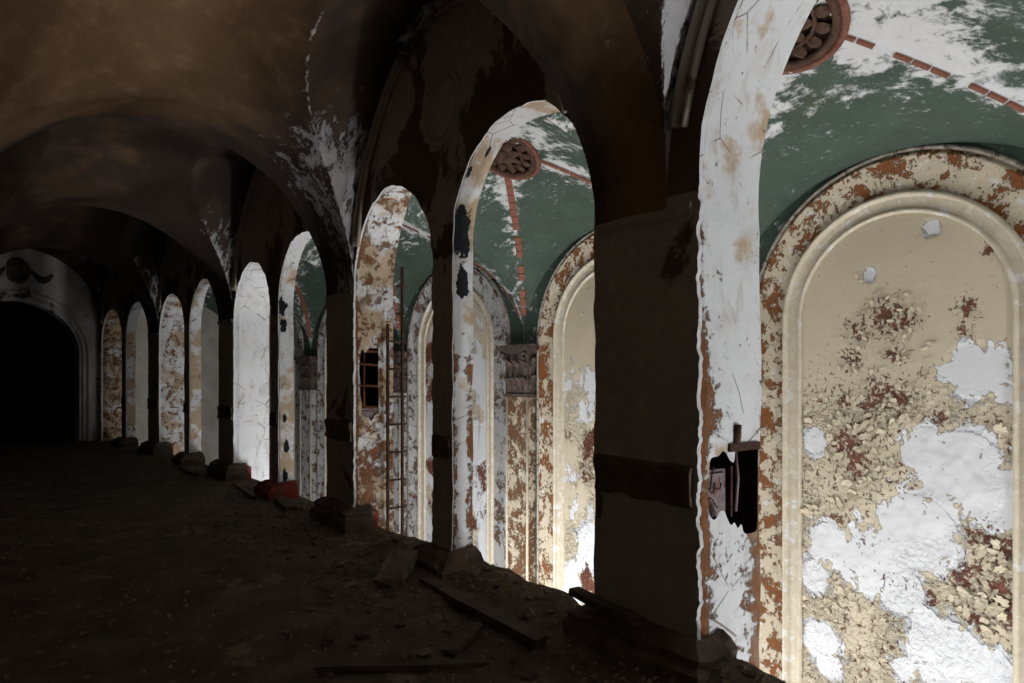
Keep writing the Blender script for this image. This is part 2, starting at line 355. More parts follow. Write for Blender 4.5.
for js, h0, h1, l1 in ((P0 - PW, -0.34, -0.09, 1.198), (P0 + BAY - PW, -0.22, 0.16, 1.15)):
    bv = [v for v in bm.verts if abs(v.co.y / D - js) < 0.03 and h0 < v.co.z / D - EYE < h1 and 1.012 < v.co.x / D < l1 and any(e.is_boundary for e in v.link_edges)]
    for it in range(6):
        new = {}
        for v in bv:
            nb = [e.other_vert(v).co for e in v.link_edges if e.is_boundary]
            if len(nb) == 2: new[v] = v.co * 0.4 + (nb[0] + nb[1]) * 0.3
        for v, c in new.items(): v.co = c
bm.to_mesh(me); bm.free(); me.materials.append(M['front']); me.materials.append(M['reveal'])
me.polygons.foreach_set('material_index', mat_all)
attr(me, 'rust', A_rust); attr(me, 'tan', A_tan); attr(me, 'blk', A_blk); attr(me, 'loss', A_loss)
me.set_sharp_from_angle(angle=math.radians(40))
wall_right = structure(link('wall_right', me, None), 'brown plastered arcade wall with tall round arches and peeling white reveals')
# pockets behind the broken jambs
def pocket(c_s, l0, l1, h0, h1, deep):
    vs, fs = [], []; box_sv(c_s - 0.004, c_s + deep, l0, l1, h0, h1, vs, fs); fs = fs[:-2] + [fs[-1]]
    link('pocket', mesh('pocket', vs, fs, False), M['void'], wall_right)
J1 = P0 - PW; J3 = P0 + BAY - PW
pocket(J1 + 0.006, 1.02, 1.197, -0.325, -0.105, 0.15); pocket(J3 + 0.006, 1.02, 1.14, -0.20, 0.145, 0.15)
# lunette mouldings, medallions, impost ledges, dado bands, plinths
LH = 0.655; VSPR = 0.316; LRISE = 0.79
def lun(sp): return VSPR + LRISE * math.sqrt(max(0, 1 - (sp / LH) ** 2))
for k in range(0, 5):
    bc = P0 + BAY * (k - 0.5)
    for off, r in ((0.016, 0.012), (0.044, 0.008)) if k else ((0.014, 0.013), (0.036, 0.008)):
        pts = []
        for i in range(49):
            a = math.radians(22 if k else 11) + math.radians(146 if k else 158) * i / 48; pts.append(F(bc - ((LH if k else 0.725) - off) * math.cos(a), 0.993, VSPR + (LRISE - off) * math.sin(a)))
        vs, fs = tube(pts, r * D, 8); link('lunette_moulding', mesh('lunette_moulding', vs, fs), M['front'], wall_right)
    for rr, tr in ((0.104, 0.010), (0.084, 0.006)):
        pts = [F(bc + rr * math.cos(2 * math.pi * i / 40), 0.998, 0.785 + rr * math.sin(2 * math.pi * i / 40)) for i in range(40)]
        vs, fs = tube(pts, tr * D, 8, True); link('wall_medallion_ring', mesh('wall_medallion_ring', vs, fs), M['front'], wall_right)
def profile_block(name, s0, s1, prof, mat, depth_to, rag=0.0, seed=0, parent=None):
    """prof = list of (h, proud) from bottom to top; wraps the front and both returns of a pier"""
    vs, fs = [], []; rings = []
    n = 10
    for (h, p) in prof:
        ring = []
        path = [(s0 - p, depth_to)] + [(s0 - p, 1 - p + (depth_to - 1 + p) * (3 - j) / 4) for j in range(3)] + [(s0 - p + (s1 - s0 + 2 * p) * j / n, 1 - p) for j in range(n + 1)] + [(s1 + p, 1 - p + (depth_to - 1 + p) * (j + 1) / 4) for j in range(3)] + [(s1 + p, depth_to)]
        for i, (s, l) in enumerate(path):
            q = (float(vnoise(i * 0.9, h * 60, seed)) - 0.5) * rag
            ring.append(len(vs)); vs.append(F(s, l - q, h + (float(vnoise(i * 0.7, h * 33 + 9, seed + 3)) - 0.5) * rag))
        rings.append(ring)
    for a, b in zip(rings[:-1], rings[1:]):
        m = len(a)
        for i in range(m): fs.append((a[i], a[(i + 1) % m], b[(i + 1) % m], b[i]))
    fs.append(tuple(rings[-1])); fs.append(tuple(rings[0][::-1]))
    return link(name, mesh(name, vs, fs, False), mat, parent)
for k in range(0, 5):
    pc = P0 + BAY * (k - 1); sd = k * 11
    fl = -0.585
    profile_block('plinth', pc - PW, pc + PW, [(fl, 0.052), (-0.525, 0.052), (-0.515, 0.040), (-0.50, 0.044), (-0.488, 0.030), (-0.478, 0.012)], M['plinth'], 1.07, 0.016, sd, wall_right)
    profile_block('dado_band', pc - PW + 0.012, pc + PW - 0.012, [(-0.240, 0.003), (-0.236, 0.011), (-0.21, 0.007), (-0.18, 0.010), (-0.168, 0.010), (-0.164, 0.002)], M['plinth'], 1.004, 0.012, sd + 5, wall_right)
    profile_block('impost_ledge', pc - PW + 0.012, pc + PW - 0.012, [(0.298, 0.002), (0.304, 0.005), (0.311, 0.009), (0.320, 0.009), (0.323, 0.002)], M['front'], 1.01, 0.008, sd + 7, wall_right)
    if k > 1: 
        vs, fs = [], []; box_sv(pc - PW - 0.03, pc - PW - 0.001, 1.005, 1.09, fl, -0.50, vs, fs); link('red_plinth_return', mesh('red_plinth_return', vs, fs, False), M['redpaint'], wall_right)
    mc = pc + BAY / 2
    if k == 0: continue
    profile_block('plinth', mc - MW, mc + MW, [(fl, 0.062), (-0.535, 0.062), (-0.525, 0.05), (-0.51, 0.04), (-0.497, 0.016)], M['redpaint'] if k == 2 else M['plinth'], 1.08, 0.014, sd + 2, wall_right)
    profile_block('dado_band', mc - MW + 0.008, mc + MW - 0.008, [(-0.235, 0.002), (-0.23, 0.008), (-0.175, 0.008), (-0.17, 0.002)], M['plinth'], 1.004, 0.008, sd + 4, wall_right)
# ---------------------------------------------------------------- corridor vault (ceiling)
HW, CL = 0.60, 0.40                                     # half width and centre line of the corridor
def Tp(l): return VSPR + 0.575 * math.sqrt(max(0, 1 - (l / HW) ** 2))
CON = 0.25
def rise(sp, L, k):
    x = min(1, abs(sp) / L) ** 2
    if k == 4 and sp > 0: return 0.20
    return 0.20 * (1 - x) ** (1.7 if sp > 0 else 1.0)
def ceil_h(sp, l, L, k):
    a = Tp(l) + rise(sp, L, k)
    if abs(sp) >= L: return a, 0, 1.0
    b = VSPR + LRISE * math.sqrt(1 - (sp / L) ** 2) - CON * (HW - abs(l))
    return (a, 0, a - b) if a >= b else (b, 1, b - a)
vs, fs, wht, dark, crack = [], [], [], [], []
NLt = 115; ls = [HW * math.sin(-math.pi / 2 + math.pi * i / (NLt - 1)) for i in range(NLt)]
ss_ = []
for k in range(-1, 5):
    bc = P0 + BAY * (k - 0.5); L = 0.725 if k == 0 else LH; NB = 121 if k in (0, 1, 2) else 65
    for i in range(NB): ss_.append((bc, L * math.sin(-math.pi / 2 + math.pi * i / (NB - 1)), k, L))
    for q in (0.3, 0.6, 0.9): ss_.append((bc, L + q * (BAY / 2 - L), k, L))
sj, lj = np.meshgrid(np.array([a[0] + a[1] for a in ss_]), np.array(ls), indexing='ij'); JIT = (fbm(sj * 3, lj * 3, 3, 3) - 0.5) * 0.02
for si, (bc, sp, k, L) in enumerate(ss_):
    f1, f2 = float(sstep(-0.1, 0.4, sp)), float(sstep(0.3, 0.6, sp)); rib = abs(sp) >= L - 0.01
    for li, l in enumerate(ls):
        h, kind, gap = ceil_h(sp, l, L, k); s = bc + sp
        vs.append(F(s, CL + l, h + (JIT[si, li] if abs(l) < HW - 0.01 else 0)))
        fl = min(1, max(0, (l - 0.14) / 0.26)); gro = math.exp(-(gap / 0.008) ** 2) if (not rib and l > 0.2 and k <= 1) else 0
        if kind == 0: wv = (0.50 if k == 1 else 0.26) * fl * f1
        else: wv = (0.22 if k <= 1 else 0.12) + 0.38 * f2
        wht.append(wv if l > 0 else 0.0); crack.append(0.60 * gro)
        dk = (0.15 if k <= 1 else 0.62) + 0.5 * min(1, max(0, (l - 0.05) / 0.30))  # far bays painted darker in place of missing light, more so towards the arcade
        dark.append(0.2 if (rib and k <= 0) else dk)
fs = grid_faces(NLt, len(ss_))
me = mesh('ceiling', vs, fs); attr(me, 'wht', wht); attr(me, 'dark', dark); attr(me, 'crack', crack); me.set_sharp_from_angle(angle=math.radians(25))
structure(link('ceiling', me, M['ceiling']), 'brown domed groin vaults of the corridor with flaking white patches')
# ---------------------------------------------------------------- corridor left wall, back wall, end wall
vs, fs = [], []
sg = np.linspace(SA, SB + 1.5, 60); hg = np.linspace(-0.6, 1.3, 8)
for h in hg:
    for s in sg: vs.append(F(s, CL - HW, h))
me = mesh('wall_left', vs, grid_faces(60, 8)); attr(me, 'loss', [0] * len(vs)); structure(link('wall_left', me, M['front']), 'plain brown plaster wall facing the arcade')
vs, fs = [], []; box_sv(SA - 0.05, SA + 0.05, CL - HW, 1.0, -0.6, 1.3, vs, fs); me = mesh('wall_back', vs, fs, False); attr(me, 'loss', [0] * len(vs))
structure(link('wall_back', me, M['front']), 'brown plaster wall closing the corridor behind the camera')
ES = SB - 0.06                                          # end wall with its dark arched doorway
DA, DAP = 0.45, 0.64; DSP = DAP - DA
out = [(CL - DA, -0.6 + (DSP + 0.6) * j / 10) for j in range(10)] + [(CL + DA * math.cos(a), DSP + DA * math.sin(a)) for a in np.linspace(math.pi, 0, 41)] + [(CL + DA, DSP - (DSP + 0.6) * (j + 1) / 10) for j in range(10)]
vs, fs = [], []; n = len(out)
def bnd(l, h):
    if h <= DSP: return (CL - HW - 0.01, h) if l < CL else (1.0, h)
    dx, dz = l - CL, h - DSP; k = min([((HW) / abs(dx)) if abs(dx) > 1e-6 else 9, (1.3 - DSP) / dz if dz > 1e-6 else 9]); return (CL + dx * k, DSP + dz * k)
for row in range(5):
    for (l, h) in out:
        if row < 3:
            bl, bh = bnd(l, h); q = 1 - row / 2; vs.append(F(ES, l + (bl - l) * q, h + (bh - h) * q))
        else: vs.append(F(ES + 0.05 + 0.10 * (row - 3), l, h))
fs = grid_faces(n, 5)
we = structure(link('wall_end', mesh('wall_end', vs, fs, False), M['endwall']), 'stained white plaster end wall around a dark arched doorway')
for rr, tr in ((0.03, 0.012), (0.075, 0.02)):
    pts = [F(ES - 0.005, l + (l - CL) / DA * rr, h + (max(0, h - DSP)) / DA * rr) for (l, h) in out]
    v, f = tube(pts, tr * D, 8); link('door_moulding', mesh('door_moulding', v, f), M['endwall'], we)
# cartouche above the doorway: shield, scroll rim and two swags
cz = 0.89
pts = [F(ES - 0.015, CL + 0.07 * math.cos(a) * (1 + 0.15 * math.cos(3 * a)), cz + 0.095 * math.sin(a)) for a in np.linspace(0, 2 * math.pi, 29)[:-1]]
v, f = tube(pts, 0.016 * D, 8, True); link('cartouche_rim', mesh('cartouche_rim', v, f), M['ornament'], we)
v = [F(ES - 0.03, CL, cz)] + [F(ES - 0.012, CL + 0.065 * math.cos(a), cz + 0.088 * math.sin(a)) for a in np.linspace(0, 2 * math.pi, 21)[:-1]]
link('cartouche_shield', mesh('cartouche_shield', v, [(0, i + 1, (i + 1) % 20 + 1) for i in range(20)]), M['ornament'], we)
for sg_ in (-1, 1):
    pts = [F(ES - 0.012, CL + sg_ * (0.09 + 0.16 * t), cz + 0.02 - 0.07 * math.sin(math.pi * t) - 0.03 * t) for t in np.linspace(0, 1, 12)]
    v, f = tube(pts, 0.02 * D, 8, rs=[(0.008 + 0.022 * math.sin(math.pi * i / 11)) * D for i in range(12)]); link('swag', mesh('swag', v, f), M['ornament'], we)
# the passage behind the doorway
vs, fs = [], []; box_sv(ES + 0.1, ES + 1.6, CL - HW, CL + HW, -0.58, 1.2, vs, fs); fs = fs[:-2] + [fs[-1]]
structure(link('wall_passage', mesh('wall_passage', vs, fs, False), M['void']), 'dark passage behind the arched doorway')
# ---------------------------------------------------------------- corridor floor
def floor_bump(s, l):
    heap = 0.05 * np.exp(-((np.asarray(l) - 1.04) / 0.10) ** 2) * (0.45 + 1.1 * (fbm(np.asarray(s) * 1.7, np.asarray(l) * 2, 21, 3) - 0.2))
    heap = heap * sstep(3.6, 1.2, s)
    base = (fbm(np.asarray(s) * 2.5, np.asarray(l) * 2.5, 2, 4) - 0.5) * 0.022
    near = sstep(0.35, 0.95, l) * sstep(3.5, 0.8, s) * (fbm(np.asarray(s) * 9, np.asarray(l) * 9, 8, 4) - 0.5) * 0.05
    return heap + base + near
def floor_h(s, l): return -0.574 + float(floor_bump(s, l))
nl, ns = 110, 620
lg = np.linspace(CL - HW - 0.02, 1.105, nl); sgr = np.concatenate([np.linspace(SA, 0.2, 60), np.linspace(0.21, 3.6, 400), np.linspace(3.62, SB + 1.5, 160)])
LG, SG = np.meshgrid(lg, sgr); HG = floor_bump(SG, LG)
vs = [F(SG[j, i], LG[j, i], -0.574 + HG[j, i]) for j in range(ns) for i in range(nl)]
floor = structure(link('floor', mesh('floor', vs, grid_faces(nl, ns)), M['dirt']), 'dirt covered corridor floor strewn with rubble')
# ---------------------------------------------------------------- hall beyond the arcade
W = 2.6; PIT = 0.562 * W; C0 = 0.464 * W; HSP = 0.088 * W
RI, RM, RO = 0.142 * W, 0.170 * W, 0.226 * W; HB = -1.85
vs, fs = [], []
sgh = np.linspace(SA, SB + 1.0, 90)
for h in (HB, -0.9, 0.0, 0.9, 1.45):
    for s in sgh: vs.append(F(s, W + 0.004, h))
me = mesh('wall_hall', vs, grid_faces(90, 5)); attr(me, 'wht', [0.3] * len(vs)); attr(me, 'red', [0] * len(vs))
wall_hall = structure(link('wall_hall', me, M['green']), 'green painted hall wall with blind arched panels and pilasters')
vs, fs = [], []; box_sv(SA, SB + 1, 1.0, W + 0.1, HB - 0.05, HB, vs, fs, 30); structure(link('floor_hall', mesh('floor_hall', vs, fs, False), M['lower']), 'pale lower floor of the hall')
for nm, s in (('wall_hall_near', SA - 0.02), ('wall_hall_far', SB + 0.9)):
    vs, fs = [], []; box_sv(s, s + 0.04, 1.05, W + 0.1, HB, 1.4, vs, fs); structure(link(nm, mesh(nm, vs, fs, False), M['lower']), 'pale plaster wall closing the hall at one end')
def px(x, y):                                            # survey of the near panel: picture bearing to wall coordinates
    th = math.atan((x - 512) / 683) + math.radians(35.8); s = W / math.tan(th); z = W * math.sin(math.radians(35.8)) + s * math.cos(math.radians(35.8))
    return s, (377 - y) * z / 683, z / 683
WB = [(975, 372, 30), (985, 365, 22), (960, 470, 45), (925, 450, 26), (995, 500, 36), (1010, 480, 20), (915, 535, 45), (870, 560, 38), (830, 545, 26), (815, 440, 14), (900, 590, 26), (925, 620, 16), (945, 655, 42), (985, 670, 30), (815, 575, 18), (820, 640, 22), (932, 228, 9), (870, 275, 7), (990, 230, 8), (830, 665, 16), (1005, 395, 12), (905, 668, 14)]
RB = [(850, 445, 20), (856, 462, 14), (868, 405, 9), (858, 330, 9), (888, 318, 16), (905, 322, 10), (968, 308, 8), (965, 330, 6), (866, 540, 14), (990, 532, 22), (1005, 545, 18), (962, 575, 16), (885, 580, 14), (1000, 590, 18), (920, 660, 8), (880, 395, 14), (900, 400, 12), (852, 360, 8), (910, 585, 9), (930, 600, 8), (840, 520, 8), (990, 250, 5), (895, 355, 7), (975, 620, 10), (845, 400, 7), (1010, 610, 16), (940, 420, 8)]
WBW = [(*px(x, y)[:2], r * px(x, y)[2]) for x, y, r in WB]; RBW = [(*px(x, y)[:2], r * px(x, y)[2]) for x, y, r in RB]
def blobs(s, h, B, top=0.95, k=0.45):
    v = -0.2
    for bs, bh, r in B: v = max(v, top - k * math.hypot(s - bs, h - bh) / r)
    return v
def wall_pt(s, p, h): return F(s, W - p, h)
def sweep_arch(c, prof, n=40, h0=HB):
    path = [('j', -1, h0 + (HSP - h0) * j / 16) for j in range(16)] + [('a', a, 0) for a in np.linspace(math.pi, 0, n)] + [('j', 1, HSP - (HSP - h0) * (j + 1) / 16) for j in range(16)]
    vs = []
    for kd, a, h in path:
        for r, p in prof:
            if kd == 'j': vs.append(wall_pt(c + a * r, p, h))
            else: vs.append(wall_pt(c + r * math.cos(a), p, HSP + r * math.sin(a)))
    return vs, grid_faces(len(prof), len(path))
def roll(r0, r1, base, proud, n=8):
    return [((r0 + r1) / 2 - (r1 - r0) / 2 * math.cos(math.pi * i / n), base + proud * math.sin(math.pi * i / n)) for i in range(n + 1)]
flake_meshes = []
for q in range(8):
    rnd = random.Random(q); vs = []; N = 5
    for j in range(N):
        for i in range(N):
            x, y = i / (N - 1) - 0.5, j / (N - 1) - 0.5; r = max(abs(x), abs(y)) * 2; rad = math.hypot(x, y) * 2 + 1e-6
            x2, y2 = x / rad * r, y / rad * r; k = 1 + 0.8 * (rnd.random() - 0.5) * r
            vs.append((x2 * k, y2 * k, 0.22 * (x2 * x2 * 1.6 + y2 * 0.7) + 0.10 * (rnd.random() - 0.5)))
    f = grid_faces(N, N); b = len(vs)
    vs += [(x, y, z - 0.06) for x, y, z in vs]; f += [tuple(i + b for i in p[::-1]) for p in f]
    m = mesh('paint_flake', vs, f, False); m.materials.append(M['flake']); flake_meshes.append(m)
def make_panel(k):
    c = C0 + PIT * k; nu, nv = (110, 300) if k == 0 else (44, 110); hs = np.linspace(HB, HSP + RI - 0.001, nv)
    vs, wt, rd, rg = [], [], [], []
    for h in hs:
        hw = RI if h <= HSP else math.sqrt(max(1e-5, RI * RI - (h - HSP) ** 2))
        for i in range(nu):
            s = c - hw + 2 * hw * i / (nu - 1)
            if k == 0: a, b = blobs(s, h, WBW), max(blobs(s, h, RBW, 0.62, 0.20), 0.12 + 0.2 * float(sstep(0.2, -0.1, h)))
            else:
                f = float(fbm(s * 3.2, h * 2.2, 40 + k, 4)); a = (f - 0.5) * 3 + (0.62 if k == 2 else 0.46) * float(sstep(0.4, -0.1, h)); b = (float(fbm(s * 7, h * 6, 60 + k, 4)) - 0.5) * 3 + 0.26 * float(sstep(0.5, 0.0, h)) + (0.05 if k == 2 else -0.35)
            low = float(sstep(0.02, -0.28, h)); rgh = 0.02 + 0.9 * low * float(sstep(0.35, 0.6, fbm(s * 3, h * 3, 12, 3))) + 0.45 * max(0, min(1, b - 0.15))
            if a > 0.55: rgh *= 0.25
            if a > 0.5: b -= 0.22
            wt.append(a); rd.append(b); rg.append(min(1, rgh))
            blis = (float(fbm(s * 16, h * 16, 71, 3)) - 0.45) * 0.010 * (0.12 + low) - (0.004 if a > 0.5 else 0)
            vs.append(wall_pt(s, 0.004 + (blis if 0 < i < nu - 1 else 0), h))
    me = mesh('arched_panel', vs, grid_faces(nu, nv)); attr(me, 'wht', wt); attr(me, 'red', rd); attr(me, 'rough', rg)
    p = link('arched_panel', me, M['panel'], wall_hall)
    vs, fs = sweep_arch(c, [(RM - 0.008, 0.003)] + [(RM, 0.012), (RO - 0.03, 0.014)] + roll(RO - 0.03, RO - 0.012, 0.012, 0.008, 6)[1:] + [(RO, 0.006), (RO, -0.03)])
    link('archivolt', mesh('archivolt', vs, fs), M['archi'] if k < 2 else M['archi_grey'], wall_hall)
    vs, fs = sweep_arch(c, roll(RO - 0.008, RO + 0.014, -0.002, 0.018, 8)); link('archivolt_bead', mesh('archivolt_bead', vs, fs), M['bead'], wall_hall)
    vs, fs = sweep_arch(c, roll(RM - 0.020, RM + 0.004, 0.008, 0.020, 8)); link('outer_roll', mesh('outer_roll', vs, fs), M['mould'], wall_hall)
    vs, fs = sweep_arch(c, [(RI + 0.012, 0.003), (RI + 0.018, 0.006), (RI + 0.030, 0.006), (RM - 0.018, 0.010)]); link('moulding_cove', mesh('moulding_cove', vs, fs), M['mould'], wall_hall)
    vs, fs = sweep_arch(c, roll(RI - 0.004, RI + 0.015, 0.0, 0.016, 8)); link('inner_roll', mesh('inner_roll', vs, fs), M['mould'], wall_hall)
    if k in (0, 1):
        n = 0; rnd = random.Random(k)
        while n < (290 if k == 0 else 60):
            s = c + rnd.uniform(-RI * 0.93, RI * 0.93); h = rnd.uniform(-0.95, HSP + RI * 0.8)
            if h > HSP and math.hypot(s - c, h - HSP) > RI * 0.9: continue
            b = blobs(s, h, RBW, 0.70, 0.24) if k == 0 else 0.5; a = blobs(s, h, WBW) if k == 0 else 0.4
            pr = (0.9 if 0.25 < b < 0.62 else 0) + (0.5 if 0.15 < a < 0.36 else 0) - (0.9 if a > 0.42 else 0) + (0.10 if h < 0 and a < 0.4 else 0)
            if rnd.random() > pr: continue
            o = bpy.data.objects.new('paint_flake', flake_meshes[n % 8]); COL.objects.link(o); o.parent = p
            z = rnd.uniform(0.03, 0.085) * (1.3 if h < -0.15 else 0.7); o.scale = (z * 1.2, z * rnd.uniform(0.5, 1.0), z * rnd.uniform(0.5, 1.1))
            o.location = wall_pt(s, 0.010, h); o.rotation_euler = (Euler((rnd.uniform(-0.35, 0.25), -math.pi / 2 + rnd.uniform(-0.3, 0.3), 0)).to_matrix() @ Matrix.Rotation(rnd.uniform(0, 6.28), 3, 'Z')).to_euler()
            n += 1
for k in range(-1, 5): make_panel(k)
def make_pilaster(k):
    c = C0 + PIT * (k + 0.5); hw = PIT / 2 - RO - 0.04
    vs, fs = [], []; box_sv(c - hw, c + hw, W - 0.055, W + 0.03, HB, -0.115, vs, fs); link('pilaster_shaft', mesh('pilaster_shaft', vs, fs, False), M['pilaster'] if k < 2 else M['archi_grey'], wall_hall)
    for sg_ in (-1, 1):
        vs, fs = tube([F(c + sg_ * (hw - 0.006), W - 0.056, HB), F(c + sg_ * (hw - 0.006), W - 0.056, -0.125)], 0.009 * D, 8); link('pilaster_edge_bead', mesh('pilaster_edge_bead', vs, fs), M['mould'], wall_hall)
    # capital: necking, bell, two rows of leaves, volutes, abacus
    def slab(nm, h0, h1, g, mat): vs, fs = [], []; box_sv(c - hw - g, c + hw + g, W - 0.055 - g, W + 0.03, h0, h1, vs, fs); return link(nm, mesh(nm, vs, fs, False), mat, wall_hall)
    slab('capital_necking', -0.125, -0.105, 0.014, M['capital']); bell = slab('capital_bell', -0.105, 0.165, 0.004, M['ornament']); slab('capital_abacus', 0.165, 0.20, 0.045, M['capital']); slab('capital_abacus', 0.145, 0.168, 0.03, M['capital'])
    for rowi, (h0, hh, cnt) in enumerate(((-0.10, 0.11, 4), (0.0, 0.12, 3))):
        for q in range(cnt):
            x = c - hw + 2 * hw * (q + 0.5) / cnt; wd = hw / cnt * 0.95; vs = []
            for j in range(7):
                t = j / 6; ww = wd * (0.75 + 0.4 * math.sin(math.pi * t)) * (1 - 0.75 * max(0, t - 0.7) / 0.3); pr = 0.062 + 0.012 * t + 0.035 * max(0, t - 0.6) ** 1.3 * 3
                for i in range(5):
                    u = i / 2 - 1; vs.append(F(x + u * ww, W - pr + 0.012 * u * u - 0.006 * (i % 2), h0 + hh * (t - 0.12 * max(0, t - 0.8) * 5)))
            link('acanthus_leaf', mesh('acanthus_leaf', vs, grid_faces(5, 7)), M['capital'], wall_hall)
        # leaf on the side that faces along the hall
        for q in range(1):
            vs = []
            for j in range(7):
                t = j / 6; ww = 0.026 * (0.75 + 0.4 * math.sin(math.pi * t)); pr = 0.010 + 0.012 * t + 0.03 * max(0, t - 0.6)
                for i in range(5): u = i / 2 - 1; vs.append(F(c - hw - pr + 0.006 * u * u, W - 0.028 + u * ww, h0 + hh * t))
            link('acanthus_leaf', mesh('acanthus_leaf', vs, grid_faces(5, 7)), M['capital'], wall_hall)
    for sg_ in (-1, 1):
        pts = [F(c + sg_ * (hw - 0.005) + (0.035 - 0.0042 * i) * math.cos(0.75 * i) * sg_, W - 0.085, 0.125 + (0.035 - 0.0042 * i) * math.sin(0.75 * i)) for i in range(9)]
        vs, fs = tube(pts, 0.010 * D, 6); link('volute', mesh('volute', vs, fs), M['capital'], wall_hall)
for k in range(-1, 5): make_pilaster(k)
# hall vault
VC, VH = 1.87, 0.73; HCR = 0.42 * W; HAR = 0.597; DOME = HCR - HSP - HAR; TILT = 0.42
def hall_h(u, v):
    v = max(-1, min(1, v)); u = max(-1, min(1, u)); v0 = v; v = v if v > 0 else v * 0.42; ua = u
    if v0 < 0: u = u * (1 + 0.5 * v0)
    b2 = HSP + HAR * math.sqrt(1 - u * u) + DOME * (1 - v * v); b1 = HSP + HAR * math.sqrt(1 - v * v) + DOME * (1 - u * u)
    return max(b1, b2) - TILT * v * VH * (1 - v * v) * (1 - u * u), abs(b1 - b2)
NU, NV = 61, 61; vs, wht, red, fs = [], [], [], []
us = [math.sin(-math.pi / 2 + math.pi * i / (NU - 1)) for i in range(NU)]; vv = [-1.25] + [math.sin(-math.pi / 2 + math.pi * i / (NV - 1)) for i in range(NV)] + [1.04]
cnt = 0
for k in range(-1, 5):
    c = C0 + PIT * k
    for u in us:
        for v in vv:
            h, g = hall_h(u, v); s = c + u * PIT / 2; l = VC + v * VH; vs.append(F(s, l, h))
            edge = math.exp(-(abs(abs(u) - abs(v)) / 0.16) ** 2); rad = math.hypot(u, v)
            wv = 0.30 + 0.22 * edge + 0.22 * math.exp(-((rad - 0.42) / 0.25) ** 2) + (0.16 if v < 0.1 else 0) - (0.12 if (abs(v) > abs(u) and v > 0.3) else 0)
            if k == 1: wv -= 0.10
            if u < -0.25 and v > -0.5 and abs(u) > abs(v) and k == 0: wv += 0.10
            wht.append(wv); red.append(0.30 * math.exp(-(abs(abs(u) - abs(v)) / 0.05) ** 2))
    fs += grid_faces(len(vv), NU, cnt); cnt = len(vs)
me = mesh('ceiling_hall', vs, fs); attr(me, 'wht', wht); attr(me, 'red', red); me.set_sharp_from_angle(angle=math.radians(25))
ceil_hall = structure(link('ceiling_hall', me, M['green']), 'green painted hall vault with flaking white patches and brown rosettes')
# red ribs made of separate blocks, from the rosette to the capitals
bm_ = [(x, y, z) for x in (-0.5, 0.5) for y in (-0.5, 0.5) for z in (-0.5, 0.5)]
bme = mesh('rib_block', [(x * (0.94 if z > 0 else 1), y * (0.8 if z > 0 else 1), z) for x, y, z in bm_], [(0, 1, 3, 2), (4, 6, 7, 5), (0, 4, 5, 1), (2, 3, 7, 6), (0, 2, 6, 4), (1, 5, 7, 3)], False); bme.materials.append(M['rib'])
for k in range(0, 4):
    c = C0 + PIT * k
    for su in (-1, 1):
        N = 400; pts = []
        for i in range(N + 1):
            t = 0.16 + 0.82 * i / N; h, g = hall_h(su * t, t); pts.append(F(c + su * t * PIT / 2, VC + t * VH, h - 0.004))
        acc = 0; last = pts[0]; L = 0.155
        for i in range(1, N + 1):
            d = (pts[i] - last).length
            if d >= L:
                if (k * 31 + i * 7) % 11 > (3 if k == 0 else 0):
                    x = (pts[i] - last).normalized(); up = Vector((0, 0, -1)); y = up.cross(x).normalized(); z = x.cross(y)
                    o = bpy.data.objects.new('rib_block', bme); COL.objects.link(o); o.parent = ceil_hall
                    o.matrix_local = Matrix.Translation((pts[i] + last) / 2) @ Matrix((x, y, z)).transposed().to_4x4() @ Matrix.Diagonal((L * 0.93, 0.055 if k == 0 else 0.11, 0.02, 1))
                last = pts[i]
